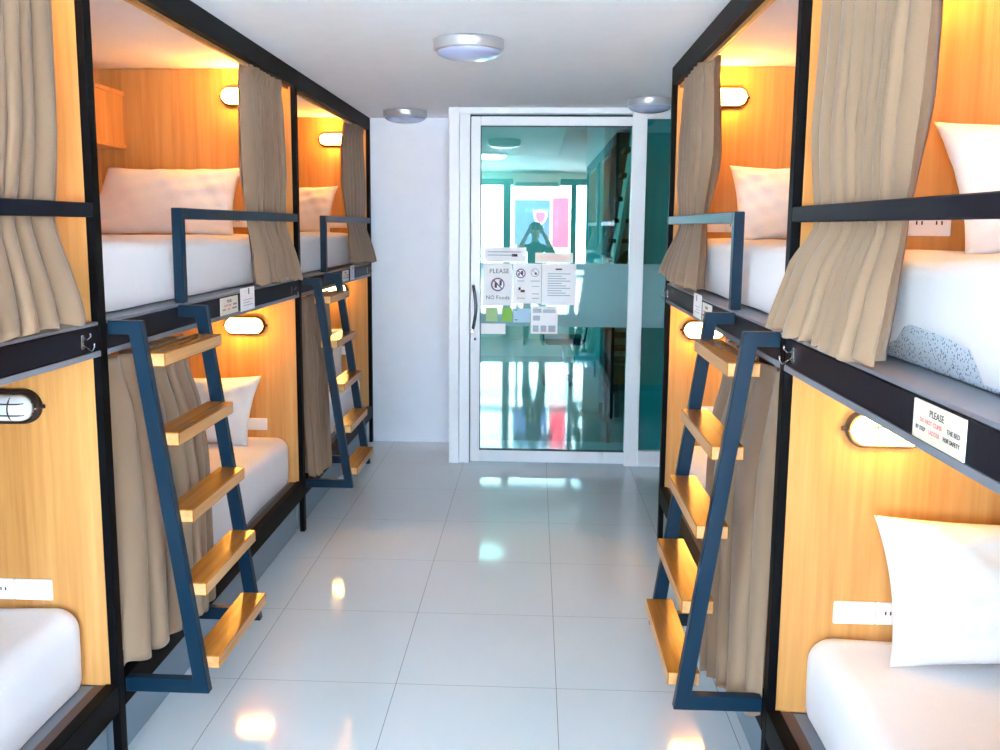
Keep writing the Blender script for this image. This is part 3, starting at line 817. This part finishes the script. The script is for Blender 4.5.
struct('wall_over_partition', box(WALLX_L-.1, LX1, YD+.0, YD+.0595, ZC+.001, LZ+.45, 0), 'lobby_white')  # closing box above the partition, added to keep sky light out
struct('wall_stair_front', box(.79, LX1, YD+.30, YD+.36, 0, LZ+.35, 0), 'teal_wall')
struct('wall_stair', box(.64, .70, 8.3, LY1, 0, LZ+.35, 0), 'teal_wall')
# staircase: rises towards the camera on the right
t = thing('staircase', 'dark stepped staircase with a pale stringer behind the glass door', 'stairs', (1.1, 8.0, 0))
bm = BM(); n = 14; ys0, ys1 = 10.2, 6.45
for k in range(n):
    y = ys0+(ys1-ys0)*k/n; z = .178*(k+1)
    hull_box(bm, .675, 1.7, y, y+(ys1-ys0)/n-.02, z-.035, z, .003)
part('step', bm, 'black', t)
bm = BM()
def prism(bm, poly, x0, x1):
    A = [bm.verts.new((x0, y, z)) for y, z in poly]; Bq = [bm.verts.new((x1, y, z)) for y, z in poly]
    bm.faces.new(A); bm.faces.new(Bq[::-1])
    for k in range(len(poly)): bm.faces.new((A[k], A[(k+1) % len(poly)], Bq[(k+1) % len(poly)], Bq[k]))
prism(bm, [(ys0, 0), (ys0, .16), (ys1, 2.60), (ys1, 2.36), (ys0-.2, 0)], .72, .757)
part('stringer', bm, 'lobby_white', t)
bm = BM()
tube(bm, [(.74, 7.0, 1.50), (.70, 6.75, 1.50), (.62, 6.72, 1.38), (.52, 6.72, 1.30)], .022, 8)
for y, z in ((6.76, 1.50), ): tube(bm, [(.70, y, z), (.70, y, 1.2)], .018, 8)
tube(bm, [(.60, 6.72, 1.36), (.60, 6.72, .0)], .016, 8)
part('handrail', bm, 'black', t, label='black handrail')
solo('column', box(.62, .70, 7.45, 7.60, 0, 1.25, .004), 'black', 'black post standing below the staircase behind the door', 'post')
# office chair
t = thing('office_chair', 'black swivel chair with blue seat behind the glass door', 'chair', (.33, 9.36, 0))
bm = BM(); hull_box(bm, .12, .54, 9.15, 9.58, .44, .52, .035, 3); part('seat', bm, 'blue', t, True)
bm = BM()
hull_box(bm, .14, .52, 9.56, 9.62, .60, 1.05, .03, 3); part('backrest', bm, 'black', t, True)
bm = BM(); tube(bm, [(.33, 9.36, .08), (.33, 9.36, .44)], .025, 8); part('column', bm, 'chrome', t)
for k in range(5):
    a = 2*PI*k/5
    bm = BM(); tube(bm, [(.33, 9.36, .09), (.33+.25*cos(a), 9.36+.25*sin(a), .06)], [.022, .014], 6); lg = part('leg', bm, 'black', t)
    bm = BM(); lathe(bm, [(.02, -.03), (.03, -.02), (.03, .02), (.02, .03)], (.33+.25*cos(a), 9.36+.25*sin(a), .031), 10); part('caster', bm, 'black', lg)
for s in (-1, 1):
    bm = BM(); tube(bm, [(.33+s*.22, 9.30, .47), (.33+s*.25, 9.30, .66), (.33+s*.25, 9.52, .67), (.33+s*.20, 9.59, .66)], .014, 6); part('armrest', bm, 'black', t)
t = thing('low_cabinet', 'low pale cabinet beside the black post behind the door', 'cabinet', (.52, 8.0, 0))
part('cabinet_body', box(.42, .60, 7.75, 8.6, .02, .42, .006), 'lobby_white', t)
part('cabinet_top', box(.41, .61, 7.74, 8.61, .42, .45, .004), 'pale_blue', t)
t = thing('ceiling_light', 'lit round ceiling light in the lobby beyond the glass', 'ceiling light', (-.56, 10.9, LZ))
bm = BM(); lathe(bm, [(.19, -.001), (.2, -.01), (.2, -.04)], (-.56, 10.9, LZ), 32); part('metal_ring', bm, 'chrome', t)
bm = BM(); lathe(bm, [(.188, -.0405), (.16, -.07), (.09, -.085), (.01, -.09)], (-.56, 10.9, LZ), 32); part('lamp_cover', bm, 'lobby_lamp', t)

t = thing('air_conditioner', 'white wall air conditioner over the front windows, seen in the glass', 'air conditioner', (0, YN, 2.30))
part('casing', box(-.34, .36, YN, YN+.20, 2.30, 2.50, .02, 3), 'alu', t)
part('louvre', box(-.30, .32, YN+.201, YN+.205, 2.315, 2.36, .001), 'grey', t)

# ------------------------------------------------------------------ outside the near glazing (seen in the glass reflection)
struct('ground_outside', box(-14, 14, -16, YN-.1, -.1, -.02, 0), plain('pale_paving', srgb(224, 222, 216), .8))
t = thing('street_sign', 'dark street board with a white shield, outside the front windows', 'sign', (-.05, -2.6, 1.5))
MAT['sign_blue'] = plain('slate_sign_blue', srgb(52, 64, 112), .5)
MAT['sign_red'] = plain('banner_red', srgb(214, 30, 62), .6)
part('board', box(-.36, .24, -2.64, -2.60, 1.40, 2.16, .004), 'sign_blue', t)
def shield(s, cz, cx, y, dz=0):
    bm = BM()
    pts = [(-.9, 1), (-.45, .9), (0, 1.05), (.45, .9), (.9, 1), (.9, .2), (.6, -.5), (0, -1.05), (-.6, -.5), (-.9, .2)]
    A = [bm.verts.new((cx+a*s, y, cz+b*s)) for a, b in pts]; Bq = [bm.verts.new((cx+a*s, y-.006, cz+b*s)) for a, b in pts]
    bm.faces.new(A); bm.faces.new(Bq[::-1])
    for k in range(len(pts)): bm.faces.new((A[k], A[(k+1) % len(pts)], Bq[(k+1) % len(pts)], Bq[k]))
    return bm
part('shield', shield(.13, 1.86, .08, -2.592), 'paper', t); part('shield_field', shield(.095, 1.86, .08, -2.585), 'sign_red', t)
part('post', box(-.32, -.28, -2.70, -2.645, -.02, 2.1, .003), 'black', t); part('post', box(.16, .20, -2.70, -2.645, -.02, 2.1, .003), 'black', t)
t = thing('banner', 'red upright banner beside the street board outside', 'banner', (.42, -2.6, 0))
part('flag', box(.28, .56, -2.63, -2.61, 1.35, 2.2, .003), 'sign_red', t)
bm = BM(); tube(bm, [(.57, -2.62, -.02), (.57, -2.62, 2.3)], .015, 8); part('pole', bm, 'chrome', t)
t = thing('balcony_railing', 'two-bar metal railing outside the front windows', 'railing', (0, -1.6, 0))
for z in (1.05, .93):
    bm = BM(); tube(bm, [(-2.4, -1.6, z), (1.8, -1.6, z)], .018, 8); part('rail', bm, 'black', t)
for x in (-2.3, -.9, .6, 1.7):
    bm = BM(); tube(bm, [(x, -1.6, -.02), (x, -1.6, 1.06)], .02, 8); part('post', bm, 'black', t)

# ------------------------------------------------------------------ the photographer, seen only in the glass reflection
def person():
    t = thing('person', 'person in dark clothes standing behind the viewpoint, raising a compact camera with both hands', 'person', (0, -.34, 0))
    V, E, R = [], [], []
    def add(p, r, parent=None):
        V.append(p); R.append(r if isinstance(r, tuple) else (r, r))
        if parent is not None: E.append((parent, len(V)-1))
        return len(V)-1
    Y = -.30
    pel = add((0, Y-.02, .96), (.155, .115))
    ab = add((0, Y-.02, 1.10), (.135, .10), pel); ch = add((0, Y-.02, 1.28), (.155, .115), ab); sh = add((0, Y-.03, 1.42), (.12, .085), ch)
    nk = add((0, Y-.02, 1.50), .055, sh); jw = add((0, Y+.0, 1.58), (.062, .07), nk); sk = add((0, Y-.015, 1.67), (.078, .095), jw); tp = add((0, Y-.02, 1.73), (.066, .08), sk)
    for s in (-1, 1):
        hp = add((s*.10, Y-.02, .88), .088, pel); kn = add((s*.115, Y+.01, .50), .058, hp); cf = add((s*.118, Y-.02, .34), .055, kn)
        an = add((s*.12, Y-.035, .09), .038, cf); to = add((s*.13, Y+.05, .04), (.042, .03), an); add((s*.14, Y+.14, .03), (.036, .022), to)
        so = add((s*.185, Y-.02, 1.40), .062, sh); el = add((s*.27, Y+.10, 1.30), .044, so)
        wr = add((s*.12, Y+.20, 1.61), .027, el); pa = add((s*.088, Y+.215, 1.675), (.036, .018), wr)
        for k, (dx, dz, ln) in enumerate(((.012, .030, .9), (.004, .036, 1.0), (-.006, .030, .95), (-.014, .020, .75))):
            a = add((s*(.085+dx*.6), Y+.232, 1.690+dz*.5), .0095, pa)
            b = add((s*(.078+dx*.5), Y+.262, 1.700+dz), .0088, a)
            add((s*(.058+dx*.5), Y+.272+.0*k, 1.699+dz*ln), .0078, b)
        a = add((s*.068, Y+.208, 1.668), .011, pa); b = add((s*.05, Y+.212, 1.662), .010, a); add((s*.034, Y+.216, 1.660), .0085, b)
    me = bpy.data.meshes.new('skeleton'); me.from_pydata([Vector(v)-Vector((0, -.34, 0)) for v in V], E, [])
    o = bpy.data.objects.new('skeleton', me); COL.objects.link(o)
    md = o.modifiers.new('skin', 'SKIN'); md.use_smooth_shade = True; md.branch_smoothing = .6
    for i, r in enumerate(R):
        me.skin_vertices[0].data[i].radius = r; me.skin_vertices[0].data[i].use_root = (i == 0)
    sb = o.modifiers.new('sub', 'SUBSURF'); sb.levels = 2; sb.render_levels = 2
    bpy.context.view_layer.update()
    m2 = bpy.data.meshes.new_from_object(o.evaluated_get(bpy.context.evaluated_depsgraph_get()))
    bpy.data.objects.remove(o); bpy.data.meshes.remove(me)
    m2.name = 'body'
    for k in ('skin', 'shirt', 'trousers', 'dark_plastic'): m2.materials.append(MAT[k])
    for p in m2.polygons:
        p.use_smooth = True
        c = p.center+Vector((0, -.34, 0)); d = 0
        if c.z < .075: d = 3
        elif c.z < .99: d = 2
        elif c.z < 1.485 and not (c.y > Y+.13): d = 1
        elif c.y > Y+.03 and c.z < 1.42: d = 1
        p.material_index = d
    b = bpy.data.objects.new('body', m2); COL.objects.link(b); b.parent = t; ORG[b.name] = ORG[t.name]
    # hair cap
    bm = BM()
    bmesh.ops.create_uvsphere(bm, u_segments=24, v_segments=14, radius=1)
    for v in bm.verts: v.co = Vector((v.co.x*.090, v.co.y*.108, v.co.z*.098))
    bmesh.ops.delete(bm, geom=[v for v in bm.verts if v.co.z < -.075 or (v.co.y > .045 and v.co.z < .035)], context='VERTS')
    for v in bm.verts: v.co += Vector((0, Y-.022, 1.685))
    part('hair', bm, 'hair', t, True)
    for s in (-1, 1):
        bm = BM(); bmesh.ops.create_uvsphere(bm, u_segments=12, v_segments=8, radius=.013)
        for v in bm.verts: v.co += Vector((s*.031, Y+.072, 1.645))
        part('eye', bm, 'paper', t, True)
        bm = BM(); bmesh.ops.create_uvsphere(bm, u_segments=12, v_segments=8, radius=1)
        for v in bm.verts: v.co = Vector((v.co.x*.010+s*.080, v.co.y*.020+Y-.012, v.co.z*.032+1.625))
        part('ear', bm, 'skin', t, True)
    bm = BM(); tube(bm, [(0, Y+.068, 1.650), (0, Y+.088, 1.618), (0, Y+.098, 1.605), (0, Y+.072, 1.598)], [.007, .010, .012, .008], 8); part('nose', bm, 'skin', t, True)
    bm = BM(); tube(bm, [(-.022, Y+.062, 1.566), (0, Y+.071, 1.567), (.022, Y+.062, 1.566)], [.003, .006, .003], 6); part('mouth', bm, 'red_ink', t, True)
    c = thing('compact_camera', 'small dark compact camera held up in both hands', 'camera', (0, -.05, 1.67))
    part('camera_body', box(-.055, .055, -.070, -.044, 1.668, 1.735, .006, 2), 'dark_plastic', c)
    bm = BM(); lathe(bm, [(.024, 0), (.024, .014), (.019, .024)], (0, 0, 0), 20)
    bm.transform(Matrix.Translation((0, -.0435, 1.70)) @ Matrix.Rotation(-PI/2, 4, 'X')); part('lens', bm, 'chrome', c)
    bm = BM(); lathe(bm, [(.006, 0), (.006, .004)], (.035, -.057, 1.7355), 12); part('shutter_button', bm, 'chrome', c)
person()

# ------------------------------------------------------------------ light
wd = bpy.data.worlds.new('sky'); SC.world = wd; wd.use_nodes = True
nt = wd.node_tree; nt.nodes.clear()
wo = nt.nodes.new('ShaderNodeOutputWorld'); bg = nt.nodes.new('ShaderNodeBackground')
bg.inputs[0].default_value = (.70, .86, 1, 1); bg.inputs[1].default_value = 19.0
nt.links.new(bg.outputs[0], wo.inputs[0])
def area(name, loc, rot, sx, sy, power, col):
    l = bpy.data.lights.new(name, 'AREA'); l.shape = 'RECTANGLE'; l.size = sx; l.size_y = sy; l.energy = power; l.color = col
    o = bpy.data.objects.new(name, l); COL.objects.link(o); o.location = loc; o.rotation_euler = rot
    return o
sun = bpy.data.lights.new('sun', 'SUN'); sun.energy = 90; sun.angle = .02; sun.color = (.93, .97, 1)
so = bpy.data.objects.new('sun', sun); COL.objects.link(so); so.location = (0, 4, 8)
so.rotation_euler = Vector((.25, -.5, -.83)).to_track_quat('-Z', 'Y').to_euler()
area('lobby_fill', (-2.3, 9.0, 1.5), (0, -PI/2, 0), 2.0, 3.5, 40, (.9, 1, 1))  # fill lamp added inside the windowless lobby to brighten it

vs = SC.view_settings
vs.view_transform = 'Standard'; vs.look = 'None'; vs.gamma = 1; vs.exposure = 0.80; vs.use_curve_mapping = False
SC.display_settings.display_device = 'sRGB'
cy = SC.cycles
cy.max_bounces = 10; cy.diffuse_bounces = 8; cy.glossy_bounces = 5; cy.transparent_max_bounces = 16
cy.sample_clamp_indirect = 20; cy.caustics_reflective = False; cy.caustics_refractive = False
cy.use_denoising = True
